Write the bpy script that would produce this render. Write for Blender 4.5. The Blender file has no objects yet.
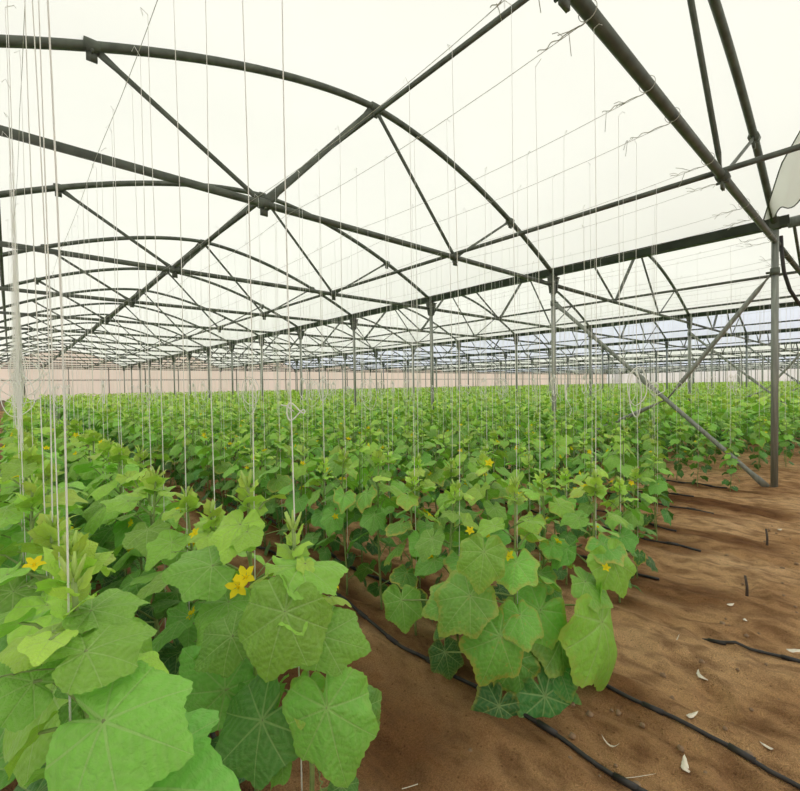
import bpy, math, random
import numpy as np
from mathutils import Vector, Matrix

PI = math.pi
rnd = random.Random(7)
C = bpy.context.scene.collection
sc = bpy.context.scene

# ------------------------------------------------------------------ layout (metres)
EYE = 1.394                 # camera height
TY0, STEP, NT = 0.943, 3.0, 15      # first truss line, bay length, truss lines
GX, SPAN, NS = 7.206, 8.0, 12       # first gutter line, span width, spans to the side of it
GH, TH, RISE = EYE + 1.934, EYE + 1.74, 1.265   # gutter, tie beam, arch rise
END = TY0 + STEP * (NT - 1) + 0.35  # far wall
YS = [TY0 + STEP * k for k in range(NT)]
GUT = [GX + SPAN * k for k in range(-1, NS + 1)]
XMAX = GUT[-1]

def arch_h(u):              # u in -1..1 across a span
    return GH + RISE * (1 - abs(u) ** 1.68)

# ------------------------------------------------------------------ mesh helpers
class MB:
    def __init__(s):
        s.v, s.f, s.n, s.att, s.luv, s.mi = [], [], 0, [], [], []
    def add(s, v, f, att=None, luv=None, mi=0):
        v = np.asarray(v, float)
        s.v.append(v)
        for q in f: s.f.append(tuple(i + s.n for i in q))
        s.mi += [mi] * len(f)
        s.att.append(np.zeros((len(v), 4)) if att is None else np.broadcast_to(np.asarray(att, float), (len(v), 4)))
        s.luv.append(np.zeros((len(v), 3)) if luv is None else luv)
        s.n += len(v)
    def box(s, c, d, R=None):
        x, y, z = [q / 2 for q in d]
        v = np.array([(-x,-y,-z),(x,-y,-z),(x,y,-z),(-x,y,-z),(-x,-y,z),(x,-y,z),(x,y,z),(-x,y,z)], float)
        if R is not None: v = v @ np.asarray(R).T
        s.add(v + np.asarray(c, float), [(0,3,2,1),(4,5,6,7),(0,1,5,4),(1,2,6,5),(2,3,7,6),(3,0,4,7)])
    def tube(s, pts, r, sides=8, att=None, flat=None):
        P = np.asarray(pts, float); n = len(P)
        r = np.broadcast_to(np.asarray(r, float), (n,))
        T = np.gradient(P, axis=0); T /= np.linalg.norm(T, axis=1)[:, None] + 1e-12
        a = np.array((0, 0, 1.0)) if abs(T[0][2]) < .9 else np.array((1.0, 0, 0))
        N = a - T[0] * a.dot(T[0]); N /= np.linalg.norm(N)
        V = []
        for i in range(n):
            N = N - T[i] * N.dot(T[i]); N /= np.linalg.norm(N)
            B = np.cross(T[i], N)
            fw = (1, 1) if flat is None else flat[i]
            for k in range(sides):
                t = 2 * PI * (k + .5) / sides
                V.append(P[i] + r[i] * (N * math.cos(t) * fw[0] + B * math.sin(t) * fw[1]))
        F = [(i*sides+k, i*sides+(k+1) % sides, (i+1)*sides+(k+1) % sides, (i+1)*sides+k) for i in range(n-1) for k in range(sides)]
        F += [tuple(range(sides))[::-1], tuple((n-1)*sides+k for k in range(sides))]
        s.add(V, F, att)
    def mesh(s, name, mats, smooth=True):
        me = bpy.data.meshes.new(name)
        V = np.concatenate(s.v)
        me.from_pydata(V.tolist(), [], s.f)
        for m in (mats if isinstance(mats, (list, tuple)) else [mats]): me.materials.append(m)
        me.polygons.foreach_set('material_index', s.mi)
        me.polygons.foreach_set('use_smooth', [smooth] * len(s.f))
        A = np.concatenate(s.att)
        if A.any():
            a = me.attributes.new('leafdata', 'FLOAT_COLOR', 'POINT'); a.data.foreach_set('color', A.astype(np.float32).ravel())
            L = np.concatenate(s.luv)
            a = me.attributes.new('leafuv', 'FLOAT_VECTOR', 'POINT'); a.data.foreach_set('vector', L.astype(np.float32).ravel())
        me.update()
        return me

def link(name, me, parent=None, loc=(0, 0, 0), rot=(0, 0, 0), sca=None):
    o = bpy.data.objects.new(name, me); C.objects.link(o)
    o.location = loc; o.rotation_euler = rot
    if sca is not None: o.scale = (sca,) * 3 if isinstance(sca, (int, float)) else sca
    o.parent = parent
    return o
def tag(o, label=None, cat=None, group=None, kind=None):
    if label: o['label'] = label
    if cat: o['category'] = cat
    if group: o['group'] = group
    if kind: o['kind'] = kind
    return o
def thing(name, label, cat, loc=(0, 0, 0), rz=0, group=None):
    return tag(link(name, None, None, loc, (0, 0, rz)), label, cat, group)
def copy_tree(o, parent=None):
    c = o.copy(); C.objects.link(c); c.parent = parent
    for ch in KIDS.get(o.name, ()): copy_tree(ch, c)
    return c
KIDS = {}
def part(name, me, parent, **k):
    o = link(name, me, parent, **k); KIDS.setdefault(parent.name, []).append(o); return o

ONES = 'zeroth first second third fourth fifth sixth seventh eighth ninth tenth eleventh twelfth thirteenth fourteenth fifteenth sixteenth seventeenth eighteenth nineteenth'.split()
TENS = {2: ('twentieth', 'twenty'), 3: ('thirtieth', 'thirty'), 4: ('fortieth', 'forty'), 5: ('fiftieth', 'fifty')}
def nth(n):
    if n < 20: return ONES[n]
    t, u = divmod(n, 10)
    return TENS[t][0] if u == 0 else TENS[t][1] + '-' + ONES[u]

# ------------------------------------------------------------------ materials
def mat(name):
    m = bpy.data.materials.new(name); m.use_nodes = True
    nt = m.node_tree
    for n in list(nt.nodes): nt.nodes.remove(n)
    out = nt.nodes.new('ShaderNodeOutputMaterial')
    def N(t, **k):
        n = nt.nodes.new(t)
        for a, b in k.items():
            if a.startswith('i_'): n.inputs[a[2:].replace('_', ' ')].default_value = b
            else: setattr(n, a, b)
        return n
    L = nt.links.new
    return m, N, L, out
def ramp(N, stops):
    n = N('ShaderNodeValToRGB'); e = n.color_ramp.elements
    e[0].position, e[0].color = stops[0][0], (*stops[0][1], 1)
    e[1].position, e[1].color = stops[1][0], (*stops[1][1], 1)
    for p, c in stops[2:]:
        q = e.new(p); q.color = (*c, 1)
    return n
def simple(name, col, rough=.6, metal=0, noise=.25, scale=30, bump=0, stretch=(1, 1, 1)):
    m, N, L, out = mat(name)
    b = N('ShaderNodeBsdfPrincipled', i_Roughness=rough, i_Metallic=metal)
    tc = N('ShaderNodeTexCoord'); mp = N('ShaderNodeMapping'); mp.inputs['Scale'].default_value = stretch
    L(tc.outputs['Object'], mp.inputs['Vector'])
    no = N('ShaderNodeTexNoise', i_Scale=scale, i_Detail=5.0); L(mp.outputs[0], no.inputs['Vector'])
    r = ramp(N, [(.3, tuple(c * (1 - noise) for c in col)), (.7, tuple(min(1, c * (1 + noise)) for c in col))])
    L(no.outputs[0], r.inputs[0]); L(r.outputs[0], b.inputs['Base Color'])
    if bump:
        bp = N('ShaderNodeBump', i_Strength=bump, i_Distance=.01); L(no.outputs[0], bp.inputs['Height']); L(bp.outputs[0], b.inputs['Normal'])
    L(b.outputs[0], out.inputs[0])
    return m
def film(name, col, tr=.78):
    m, N, L, out = mat(name)
    t = N('ShaderNodeBsdfTranslucent'); d = N('ShaderNodeBsdfDiffuse'); mx = N('ShaderNodeMixShader', i_Fac=tr)
    tc = N('ShaderNodeTexCoord'); no = N('ShaderNodeTexNoise', i_Scale=.7, i_Detail=4.0); L(tc.outputs['Object'], no.inputs['Vector'])
    r = ramp(N, [(.3, tuple(c * .965 for c in col)), (.7, col)]); L(no.outputs[0], r.inputs[0])
    L(r.outputs[0], t.inputs[0]); d.inputs[0].default_value = (*col, 1)
    L(d.outputs[0], mx.inputs[1]); L(t.outputs[0], mx.inputs[2]); L(mx.outputs[0], out.inputs[0])
    return m

def leaf_mat():
    m, N, L, out = mat('cucumber_leaf')
    at = N('ShaderNodeAttribute', attribute_name='leafdata'); sp = N('ShaderNodeSeparateColor'); L(at.outputs['Color'], sp.inputs[0])
    uv = N('ShaderNodeAttribute', attribute_name='leafuv'); su = N('ShaderNodeSeparateXYZ'); L(uv.outputs['Vector'], su.inputs[0])
    def M(op, a, b=None, c=None):
        n = N('ShaderNodeMath', operation=op)
        for i, q in enumerate((a, b, c)):
            if q is None: continue
            if isinstance(q, (int, float)): n.inputs[i].default_value = q
            else: L(q, n.inputs[i])
        return n.outputs[0]
    u, v = su.outputs[0], su.outputs[1]
    av = M('ABSOLUTE', v)
    phi = M('ARCTAN2', av, u)
    r = M('SQRT', M('ADD', M('MULTIPLY', u, u), M('MULTIPLY', v, v)))
    dl = M('PINGPONG', phi, math.radians(21))
    dist = M('MULTIPLY', r, M('SINE', dl)); along = M('MULTIPLY', r, M('COSINE', dl))
    w = M('MULTIPLY', M('SUBTRACT', 1.15, r), .022)
    main = M('SMOOTHSTEP', M('DIVIDE', dist, w), 1.0, .25) if False else N('ShaderNodeMapRange', interpolation_type='SMOOTHSTEP')
    L(M('DIVIDE', dist, w), main.inputs['Value'])
    main.inputs['From Min'].default_value, main.inputs['From Max'].default_value = .3, 1.0
    main.inputs['To Min'].default_value, main.inputs['To Max'].default_value = 1, 0
    mainv = main.outputs[0]
    wb = N('ShaderNodeTexNoise', i_Scale=7.0, i_Detail=2.0); L(uv.outputs['Vector'], wb.inputs['Vector'])
    ch = M('PINGPONG', M('ADD', M('SUBTRACT', along, M('MULTIPLY', dist, .75)), M('MULTIPLY', wb.outputs[0], .07)), .06)
    sec = N('ShaderNodeMapRange', interpolation_type='SMOOTHSTEP'); L(ch, sec.inputs['Value'])
    sec.inputs['From Min'].default_value, sec.inputs['From Max'].default_value = 0, .05
    sec.inputs['To Min'].default_value, sec.inputs['To Max'].default_value = .28, 0
    vein = M('MAXIMUM', mainv, sec.outputs[0])
    # colour by age
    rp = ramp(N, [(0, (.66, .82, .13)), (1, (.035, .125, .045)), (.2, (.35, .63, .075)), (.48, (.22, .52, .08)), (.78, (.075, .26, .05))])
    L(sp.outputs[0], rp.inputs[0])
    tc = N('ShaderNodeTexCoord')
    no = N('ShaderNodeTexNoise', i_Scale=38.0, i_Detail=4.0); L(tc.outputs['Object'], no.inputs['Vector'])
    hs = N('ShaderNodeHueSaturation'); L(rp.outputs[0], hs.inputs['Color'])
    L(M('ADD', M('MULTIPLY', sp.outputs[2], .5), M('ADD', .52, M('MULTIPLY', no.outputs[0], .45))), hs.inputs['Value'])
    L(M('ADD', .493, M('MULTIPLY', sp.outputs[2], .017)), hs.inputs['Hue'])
    mv = N('ShaderNodeMix', data_type='RGBA'); L(M('MULTIPLY', vein, .5), mv.inputs['Factor'])
    L(hs.outputs[0], mv.inputs['A']); mv.inputs['B'].default_value = (.48, .66, .26, 1)
    # yellowed margins and spots on tired leaves: leafuv.z is 0 at the blade centre, 1 on its rim
    no2 = N('ShaderNodeTexNoise', i_Scale=60.0, i_Detail=3.0); L(tc.outputs['Object'], no2.inputs['Vector'])
    rim = N('ShaderNodeMapRange', interpolation_type='SMOOTHSTEP'); L(M('ADD', su.outputs[2], M('MULTIPLY', M('SUBTRACT', no2.outputs[0], .5), .45)), rim.inputs['Value'])
    rim.inputs['From Min'].default_value, rim.inputs['From Max'].default_value = .8, 1.02
    spot = N('ShaderNodeMapRange', interpolation_type='SMOOTHSTEP'); L(no2.outputs[0], spot.inputs['Value'])
    spot.inputs['From Min'].default_value, spot.inputs['From Max'].default_value = .6, .7
    sick = M('MULTIPLY', sp.outputs[1], M('MAXIMUM', rim.outputs[0], M('MULTIPLY', spot.outputs[0], .6)))
    ms = N('ShaderNodeMix', data_type='RGBA'); L(sick, ms.inputs['Factor']); L(mv.outputs['Result'], ms.inputs['A']); ms.inputs['B'].default_value = (.55, .5, .1, 1)
    b = N('ShaderNodeBsdfPrincipled', i_Roughness=.46); b.inputs['Specular IOR Level'].default_value = .45
    L(ms.outputs['Result'], b.inputs['Base Color'])
    t = N('ShaderNodeBsdfTranslucent')
    tw = N('ShaderNodeMix', data_type='RGBA', blend_type='MULTIPLY'); tw.inputs['Factor'].default_value = 1
    L(ms.outputs['Result'], tw.inputs['A']); tw.inputs['B'].default_value = (.95, 1.2, .6, 1); L(tw.outputs['Result'], t.inputs[0])
    bp = N('ShaderNodeBump', i_Strength=.6, i_Distance=.008, invert=True)
    bl = N('ShaderNodeTexNoise', i_Scale=16.0, i_Detail=2.0); L(uv.outputs['Vector'], bl.inputs['Vector'])
    L(M('ADD', M('ADD', M('MULTIPLY', mainv, .25), M('MULTIPLY', sec.outputs[0], .7)), M('MULTIPLY', bl.outputs[0], .9)), bp.inputs['Height']); L(bp.outputs[0], b.inputs['Normal'])
    mx = N('ShaderNodeMixShader', i_Fac=.24); L(b.outputs[0], mx.inputs[1]); L(t.outputs[0], mx.inputs[2])
    L(mx.outputs[0], out.inputs[0])
    return m

def soil_mat():
    m, N, L, out = mat('sandy_soil')
    tc = N('ShaderNodeTexCoord')
    def noise(s, d, st=(1, 1, 1)):
        mp = N('ShaderNodeMapping'); mp.inputs['Scale'].default_value = st; L(tc.outputs['Object'], mp.inputs[0])
        n = N('ShaderNodeTexNoise', i_Scale=s, i_Detail=d); L(mp.outputs[0], n.inputs['Vector']); return n
    a = noise(1.3, 6, (1, .6, 1)); b_ = noise(14, 8, (1, .5, 1)); c = noise(160, 4)
    r1 = ramp(N, [(.3, (.36, .185, .08)), (.68, (.86, .59, .33)), (.5, (.64, .40, .20))]); L(a.outputs[0], r1.inputs[0])
    r2 = ramp(N, [(.36, (.42, .36, .33)), (.58, (1.05, 1.04, 1.02))]); L(b_.outputs[0], r2.inputs[0])
    mx = N('ShaderNodeMix', data_type='RGBA', blend_type='MULTIPLY'); mx.inputs['Factor'].default_value = .75
    L(r1.outputs[0], mx.inputs['A']); L(r2.outputs[0], mx.inputs['B'])
    r3 = ramp(N, [(.33, (.6, .57, .55)), (.66, (1.12, 1.1, 1.08))]); L(c.outputs[0], r3.inputs[0])
    m2 = N('ShaderNodeMix', data_type='RGBA', blend_type='MULTIPLY'); m2.inputs['Factor'].default_value = .6
    L(mx.outputs['Result'], m2.inputs['A']); L(r3.outputs[0], m2.inputs['B'])
    at = N('ShaderNodeAttribute', attribute_name='leafdata'); sx = N('ShaderNodeSeparateColor'); L(at.outputs['Color'], sx.inputs[0])
    wa = N('ShaderNodeMath', operation='MULTIPLY_ADD'); L(b_.outputs[0], wa.inputs[0]); wa.inputs[1].default_value = 1.1; L(sx.outputs[0], wa.inputs[2])
    wm = N('ShaderNodeMapRange', interpolation_type='SMOOTHSTEP'); L(wa.outputs[0], wm.inputs['Value'])
    wm.inputs['From Min'].default_value, wm.inputs['From Max'].default_value, wm.inputs['To Max'].default_value = .72, 1.35, .85
    m3 = N('ShaderNodeMix', data_type='RGBA', blend_type='MULTIPLY'); L(wm.outputs[0], m3.inputs['Factor'])
    L(m2.outputs['Result'], m3.inputs['A']); m3.inputs['B'].default_value = (.40, .31, .25, 1); m2 = m3
    vo = N('ShaderNodeTexVoronoi', i_Scale=26.0); L(tc.outputs['Object'], vo.inputs['Vector'])
    rv = ramp(N, [(.06, (.45, .42, .4)), (.16, (1, 1, 1))]); L(vo.outputs['Distance'], rv.inputs[0])
    gr = N('ShaderNodeTexNoise', i_Scale=420.0, i_Detail=2.0); L(tc.outputs['Object'], gr.inputs['Vector'])
    rg = ramp(N, [(.35, (.72, .70, .68)), (.65, (1.22, 1.2, 1.18))]); L(gr.outputs[0], rg.inputs[0])
    m4 = N('ShaderNodeMix', data_type='RGBA', blend_type='MULTIPLY'); m4.inputs['Factor'].default_value = .8; L(m2.outputs['Result'], m4.inputs['A']); L(rv.outputs[0], m4.inputs['B'])
    m5 = N('ShaderNodeMix', data_type='RGBA', blend_type='MULTIPLY'); m5.inputs['Factor'].default_value = .8; L(m4.outputs['Result'], m5.inputs['A']); L(rg.outputs[0], m5.inputs['B']); m2 = m5
    p = N('ShaderNodeBsdfPrincipled', i_Roughness=.95); p.inputs['Specular IOR Level'].default_value = .15
    L(m2.outputs['Result'], p.inputs['Base Color'])
    ad = N('ShaderNodeMath', operation='ADD'); L(b_.outputs[0], ad.inputs[0])
    ml = N('ShaderNodeMath', operation='MULTIPLY'); L(c.outputs[0], ml.inputs[0]); ml.inputs[1].default_value = .35; L(ml.outputs[0], ad.inputs[1])
    bp = N('ShaderNodeBump', i_Strength=1.0, i_Distance=.06); L(ad.outputs[0], bp.inputs['Height']); L(bp.outputs[0], p.inputs['Normal'])
    L(p.outputs[0], out.inputs[0])
    return m

M_LEAF = leaf_mat()
M_SOIL = soil_mat()
M_STEM = simple('green_stem', (.27, .38, .12), .6, 0, .25, 25)
M_PETAL = film('yellow_petal', (1.0, .85, .04), .45)
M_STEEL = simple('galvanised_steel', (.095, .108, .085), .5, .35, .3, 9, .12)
M_POST = simple('weathered_zinc', (.26, .28, .25), .55, .3, .28, 6, .1, (6, 6, .5))
M_GUTTER = simple('dark_gutter_steel', (.045, .058, .045), .5, .3, .3, 4)
M_FILM = film('white_roof_film', (.95, .95, .885))
M_FILMB = film('bluish_roof_film', (.84, .87, .97))
M_FLAP = film('slack_film', (.84, .86, .80), .62)
M_PINK = film('sand_tinted_film', (.90, .81, .73), .84)
M_WALLW = film('pale_wall_film', (.93, .94, .96), .85)
M_BASE = simple('dusty_board', (.4, .3, .24), .8, 0, .2, 5)
M_STRING = film('white_twine', (.98, .98, .94), .52)
M_WIRE = simple('dull_wire', (.45, .45, .38), .6, .2, .2, 20)
M_HOSE = simple('black_polyethylene_hose', (.03, .028, .026), .5, 0, .4, 14, .1)
M_SCRAP = simple('dry_pale_scrap', (.86, .78, .64), .8, 0, .2, 40)
M_STICK = simple('dark_stick', (.09, .07, .055), .8, 0, .3, 30)
M_STONE = simple('clod', (.3, .2, .12), .95, 0, .3, 40, .4)

# ------------------------------------------------------------------ ground
def ground_h(x, y):
    x = np.asarray(x, float); y = np.asarray(y, float)
    h = .010 * np.sin(x * 9.7 + .8 * np.sin(y * 1.7)) + .008 * np.sin(x * 21 + y * 2.3 + 1.2 * np.sin(y * 3.1)) + .008 * np.sin(y * 5.3 - x * 2.1)
    h += .006 * np.sin(x * 37 + 2 * np.sin(y * 4.7 + x)) + .005 * np.sin(y * 17 + 3 * np.sin(x * 6.1))
    for i, (fx, fy, fa) in enumerate([(2.3, .5, .4), (2.5, .15, .6), (3.0, .35, 1.2), (3.5, .55, .3), (2.45, .62, 1.0), (4.2, .7, .5), (3.2, .05, .8), (4.8, .45, 1.1), (1.15, .8, 1.3), (1.05, 1.25, 1.5), (1.8, .3, .5), (3.9, .25, .2), (2.75, .6, .9)]):
        u = (x - fx) * math.cos(fa) + (y - fy) * math.sin(fa); v = -(x - fx) * math.sin(fa) + (y - fy) * math.cos(fa)
        q = (u / .15) ** 2 + (v / .065) ** 2
        h += -.022 * np.exp(-q ** 2) + .012 * np.exp(-((np.sqrt(q) - 1.35) / .3) ** 2)
    h += .035 * np.exp(-((x - 6.6) ** 2 + (y - .7) ** 2) / .5) + .03 * np.exp(-((x - 3.6) ** 2 / .3 + (y - .1) ** 2 / .7))
    h -= .03 * np.exp(-((x - 1.07) / .28) ** 2) + .03 * np.exp(-((x - 2.4) / .2) ** 2) + .03 * np.exp(-((x - 3.7) / .2) ** 2) * (y > .6)
    return h
def axis(a0, a1, lo, hi, fine, coarse):
    v, x = [], a0
    while x < a1:
        v.append(x)
        dd = 0 if lo <= x <= hi else min(abs(x - lo), abs(x - hi))
        x += min(fine + dd * .22, coarse)
    v.append(a1); return np.array(v)
gx = axis(-40, XMAX + 30, -.6, 8, .032, 12); gy = axis(-40, END + 60, -.5, 3.2, .032, 12)
XX, YY = np.meshgrid(gx, gy, indexing='ij')
from mathutils import noise as mn
NZ = np.zeros_like(XX)
for i in range(len(gx)):
    if not -1 < gx[i] < 9: continue
    for j in range(len(gy)):
        if -.7 < gy[j] < 3.4:
            p_ = (gx[i] * 5, gy[j] * 3.2, 0)
            NZ[i, j] = .014 * mn.fractal(p_, .9, 2.1, 5) - .010 * max(0, mn.noise((gx[i] * 8, gy[j] * 9, 5)) - .15)
ZZ = (ground_h(XX, YY) + NZ) * np.clip((14 - np.hypot(XX, YY)) / 4, 0, 1)
g = MB(); nx, ny = XX.shape
idx = np.arange(nx * ny).reshape(nx, ny)
g.add(np.stack([XX, YY, ZZ], -1).reshape(-1, 3), np.stack([idx[:-1, :-1], idx[1:, :-1], idx[1:, 1:], idx[:-1, 1:]], -1).reshape(-1, 4).tolist())
wet = np.zeros_like(XX)
for hx in (.1, .5, 1.62, 2.02, 2.9, 3.3, 4.15, 4.6, 5.4, 5.85, 6.7):
    wet = np.maximum(wet, np.exp(-((XX - hx + .03 * np.sin(YY * 4 + hx * 3)) / (.17 + .05 * np.sin(YY * 3.3 + hx * 7))) ** 2) * np.clip((YY - .55 - .2 * np.sin(hx * 5)) / .4, 0, 1))
wet = np.maximum(wet, .75 * np.exp(-((XX - 1.08) / .42) ** 2) * np.clip((YY - .75) / .5, 0, 1))
g.att = [np.stack([wet.ravel()] + [np.ones(nx * ny)] * 3, -1)]
tag(link('ground', g.mesh('ground', M_SOIL)), 'brown sandy soil floor of the greenhouse', 'ground', None, 'structure')

# ------------------------------------------------------------------ film roof and walls
def roof(i):
    xl = GUT[i]
    b = MB(); n = 40; ys = np.linspace(-5, END, 34)
    us = np.linspace(-1, 1, n)
    V = []
    for y in ys:
        k = ((y - TY0) / STEP) % 1
        for u in us:
            V.append((xl + SPAN * (u + 1) / 2, y, arch_h(u) + .055 - .03 * math.sin(PI * k) * (1 - abs(u))))
    F = [(a * n + c, a * n + c + 1, (a + 1) * n + c + 1, (a + 1) * n + c) for a in range(len(ys) - 1) for c in range(n - 1)]
    b.add(V, F)
    m = M_FILMB if i in (2, 3, 6, 7) else M_FILM
    tag(link('ceiling', b.mesh('roof_film', m)), f'white plastic film roof of the {nth(i + 1)} arched span', 'roof', None, 'structure')
for i in range(len(GUT) - 1): roof(i)
def gable_wall(name, y, m, label):
    b = MB()
    for i in range(len(GUT) - 1):
        n = 16; V = []
        for k in range(n + 1):
            u = -1 + 2 * k / n
            V += [(GUT[i] + SPAN * k / n, y, 0), (GUT[i] + SPAN * k / n, y, GH), (GUT[i] + SPAN * k / n, y, arch_h(u) + .055)]
        F = [(3*k, 3*k+3, 3*k+4, 3*k+1) for k in range(n)] + [(3*k+1, 3*k+4, 3*k+5, 3*k+2) for k in range(n)]
        b.add(V, F)
    tag(link(name, b.mesh(name, m)), label, 'wall', None, 'structure')
gable_wall('wall_far', END, M_PINK, 'sand tinted film end wall beyond the crop')
gable_wall('wall_near', -5, M_WALLW, 'pale film wall behind the viewer')
for nm, x in (('wall_left', GUT[0]), ('wall_right', XMAX + .3)):
    b = MB(); b.add([(x, -5, 0), (x, END, 0), (x, END, GH + .05), (x, -5, GH + .05)], [(0, 1, 2, 3)])
    tag(link(nm, b.mesh(nm, M_WALLW)), 'pale film side wall of the greenhouse', 'wall', None, 'structure')
b = MB(); b.box(((GUT[0] + XMAX) / 2, END - .04, .36), (XMAX - GUT[0], .05, .72))
tag(link('baseboard_far', b.mesh('baseboard', M_BASE, False)), 'dusty low board along the foot of the end wall', 'baseboard', None, 'structure')
for k, z in enumerate((.74, 2.25, GH - .03)):
    b = MB(); b.box(((GUT[0] + XMAX) / 2, END - .1, z), (XMAX - GUT[0], .05, .06))
    tag(link(f'trim_{k+1}', b.mesh('rail', M_STEEL, False)), ['low', 'middle', 'eaves'][k] + ' horizontal rail of the end wall', 'trim', None, 'structure')

for k in range(14):
    b = MB(); b.box((GUT[0] + 1.6 + 2.67 * k, END - .1, GH / 2), (.06, .06, GH))
    tag(link(f'trim_{k+4}', b.mesh('wall_stud', M_STEEL, False)), f'{nth(k + 1)} upright of the end wall frame', 'trim', None, 'structure')

# ------------------------------------------------------------------ posts, gutters, trusses
def post_proto():
    b = MB(); b.tube([(0, 0, -.1), (0, 0, GH - .06)], .038, 12); shaft = b.mesh('post_shaft', M_POST)
    b = MB()
    for sx in (-1, 1):                                   # gusset plates flaring to carry the gutter
        b.add([(sx*.036, -.05, GH-.34), (sx*.05, -.05, GH-.34), (sx*.11, -.05, GH-.1), (sx*.11, -.05, GH-.05), (sx*.036, -.05, GH-.05),
               (sx*.036, .05, GH-.34), (sx*.05, .05, GH-.34), (sx*.11, .05, GH-.1), (sx*.11, .05, GH-.05), (sx*.036, .05, GH-.05)],
              [(0,1,2,3,4), (9,8,7,6,5), (0,5,6,1), (1,6,7,2), (2,7,8,3), (3,8,9,4), (4,9,5,0)])
    b.box((0, 0, GH - .065), (.24, .13, .02)); b.tube([(0, 0, GH - .36), (0, 0, GH - .05)], .047, 12)
    br = b.mesh('post_bracket', M_STEEL, False)
    return shaft, br
PS, PB = post_proto()
for gi, x in enumerate(GUT[1:], 1):
    for k, y in enumerate(YS):
        lab = f'grey steel post, {nth(k + 1)} from the near end under the {nth(gi)} gutter line'
        if gi == 1 and k == 0: lab = 'grey steel post on the bare sand at the crop edge, nearest of all'
        if gi == 1 and k == 1: lab = 'grey steel post rising from the leaves where the big cross brace begins'
        if gi <= 4:
            t = thing('steel_post', lab, 'post', (x, y, 0), 0, 'steel posts under the gutters')
            part('shaft', PS, t)
            if gi > 1 or k > 0: part('bracket', PB, t)
            pass
        else:
            tag(link('steel_post', PS, None, (x, y, 0)), lab, 'post', 'steel posts under the gutters')
for gi, x in enumerate(GUT[1:], 1):
    t = thing('gutter', f'long dark steel rain gutter, {nth(gi)} line from the string bundle', 'gutter', (x, 0, GH), 0, 'roof gutters')
    b = MB()
    prof = [(-.105, .075), (-.09, .075), (-.045, -.02), (.045, -.02), (.09, .075), (.105, .075), (.055, -.035), (-.055, -.035)]
    y0 = -4.8 if gi > 1 else .80
    V = [(px, y, pz) for y in (y0, END - .12) for px, pz in prof]
    F = [(k, (k + 1) % 8, 8 + (k + 1) % 8, 8 + k) for k in range(8)] + [(0, 1, 2, 7), (2, 3, 6, 7), (3, 4, 5, 6), (8, 15, 10, 9), (10, 15, 14, 11), (11, 14, 13, 12)]
    b.add(V, F); part('channel', b.mesh('gutter_channel', M_GUTTER, False), t)
    if gi <= 2:
        for y in YS[:8]:
            b = MB(); b.add([(px * 1.08, y + q, pz * 1.1 - .004) for q in (-.05, .05) for px, pz in prof], [(k, (k + 1) % 8, 8 + (k + 1) % 8, 8 + k) for k in range(5, 8)] + [(5, 6, 14, 13)])
            part('joint_band', b.mesh('joint_band', M_STEEL, False), t)
b = MB(); b.tube([(GX, -4.6, GH), (GX, .82, GH)], .065, 14)
tag(link('gutter_pipe', b.mesh('gutter_pipe', M_POST)), 'pale grey drain pipe butted to the near end of the first gutter', 'pipe')

NA, NTIE = 2.69, 1.37                     # node offsets from the span centre
def az(o): return arch_h(o / (SPAN / 2))
def strut_mesh(p, q, r):
    p, q = np.array(p), np.array(q); d = (q - p); n = np.linalg.norm(d); d /= n
    pts = [p, p + d * .10, p + d * .2, q - d * .2, q - d * .10, q]
    fl = [(1.5, .35), (1.5, .35), (1, 1), (1, 1), (1.5, .35), (1.5, .35)]
    b = MB(); b.tube(pts, r, 8, None, fl); return b.mesh('strut', M_STEEL)
def arch_pts(n=44): return [(SPAN / 2 * u, 0, arch_h(u)) for u in np.linspace(-1, 1, n)]
b = MB(); b.tube(arch_pts(), .036, 10); ARCH = b.mesh('arch_tube', M_STEEL)
b = MB(); b.tube([(-SPAN/2, 0, TH), (0, 0, TH), (SPAN/2, 0, TH)], .034, 10); TIE = b.mesh('tie_tube', M_STEEL)
STR = [strut_mesh((-NA, 0, az(NA)), (-NTIE, 0, TH), .021), strut_mesh((-NTIE, 0, TH), (0, 0, az(0)), .034),
       strut_mesh((0, 0, az(0)), (NTIE, 0, TH), .021), strut_mesh((NTIE, 0, TH), (NA, 0, az(NA)), .017)]
def clamp_mesh(p):
    b = MB(); x, y, z = p
    b.tube([(x - .05, y, z), (x + .05, y, z)], .05, 10); b.box((x, y, z - .06), (.07, .02, .1)); b.tube([(x, y - .045, z - .05), (x, y + .045, z - .05)], .011, 6)
    return b.mesh('clamp', M_STEEL)
CL = [clamp_mesh((q, 0, z)) for q, z in ((-NA, az(NA)), (0, az(0)), (NA, az(NA)), (-NTIE, TH), (NTIE, TH))]
b = MB()
b.tube(arch_pts(24), .036, 6); b.tube([(-SPAN/2, 0, TH), (SPAN/2, 0, TH)], .034, 6)
for p, q, r in (((-NA, 0, az(NA)), (-NTIE, 0, TH), .021), ((-NTIE, 0, TH), (0, 0, az(0)), .03), ((0, 0, az(0)), (NTIE, 0, TH), .021), ((NTIE, 0, TH), (NA, 0, az(NA)), .017)):
    b.tube([p, q], r, 5)
FARTRUSS = b.mesh('far_truss', M_STEEL)
for s in range(1, NS + 1):
    cx = GUT[s] - SPAN / 2
    for k, y in enumerate(YS):
        lab = f'arched steel roof truss, {nth(k + 1)} from the near end of the {nth(s)} span'
        if s <= 3:
            t = thing('roof_truss', lab, 'truss', (cx, y, 0), 0, 'arched roof trusses')
            part('arch', ARCH, t); part('tie_beam', TIE, t)
            for q in STR: part('strut', q, t)
            if s == 1 and k < 5:
                for q in CL: part('clamp', q, t)
        else:
            tag(link('roof_truss', FARTRUSS, None, (cx, y, 0)), lab, 'truss', 'arched roof trusses')
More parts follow.
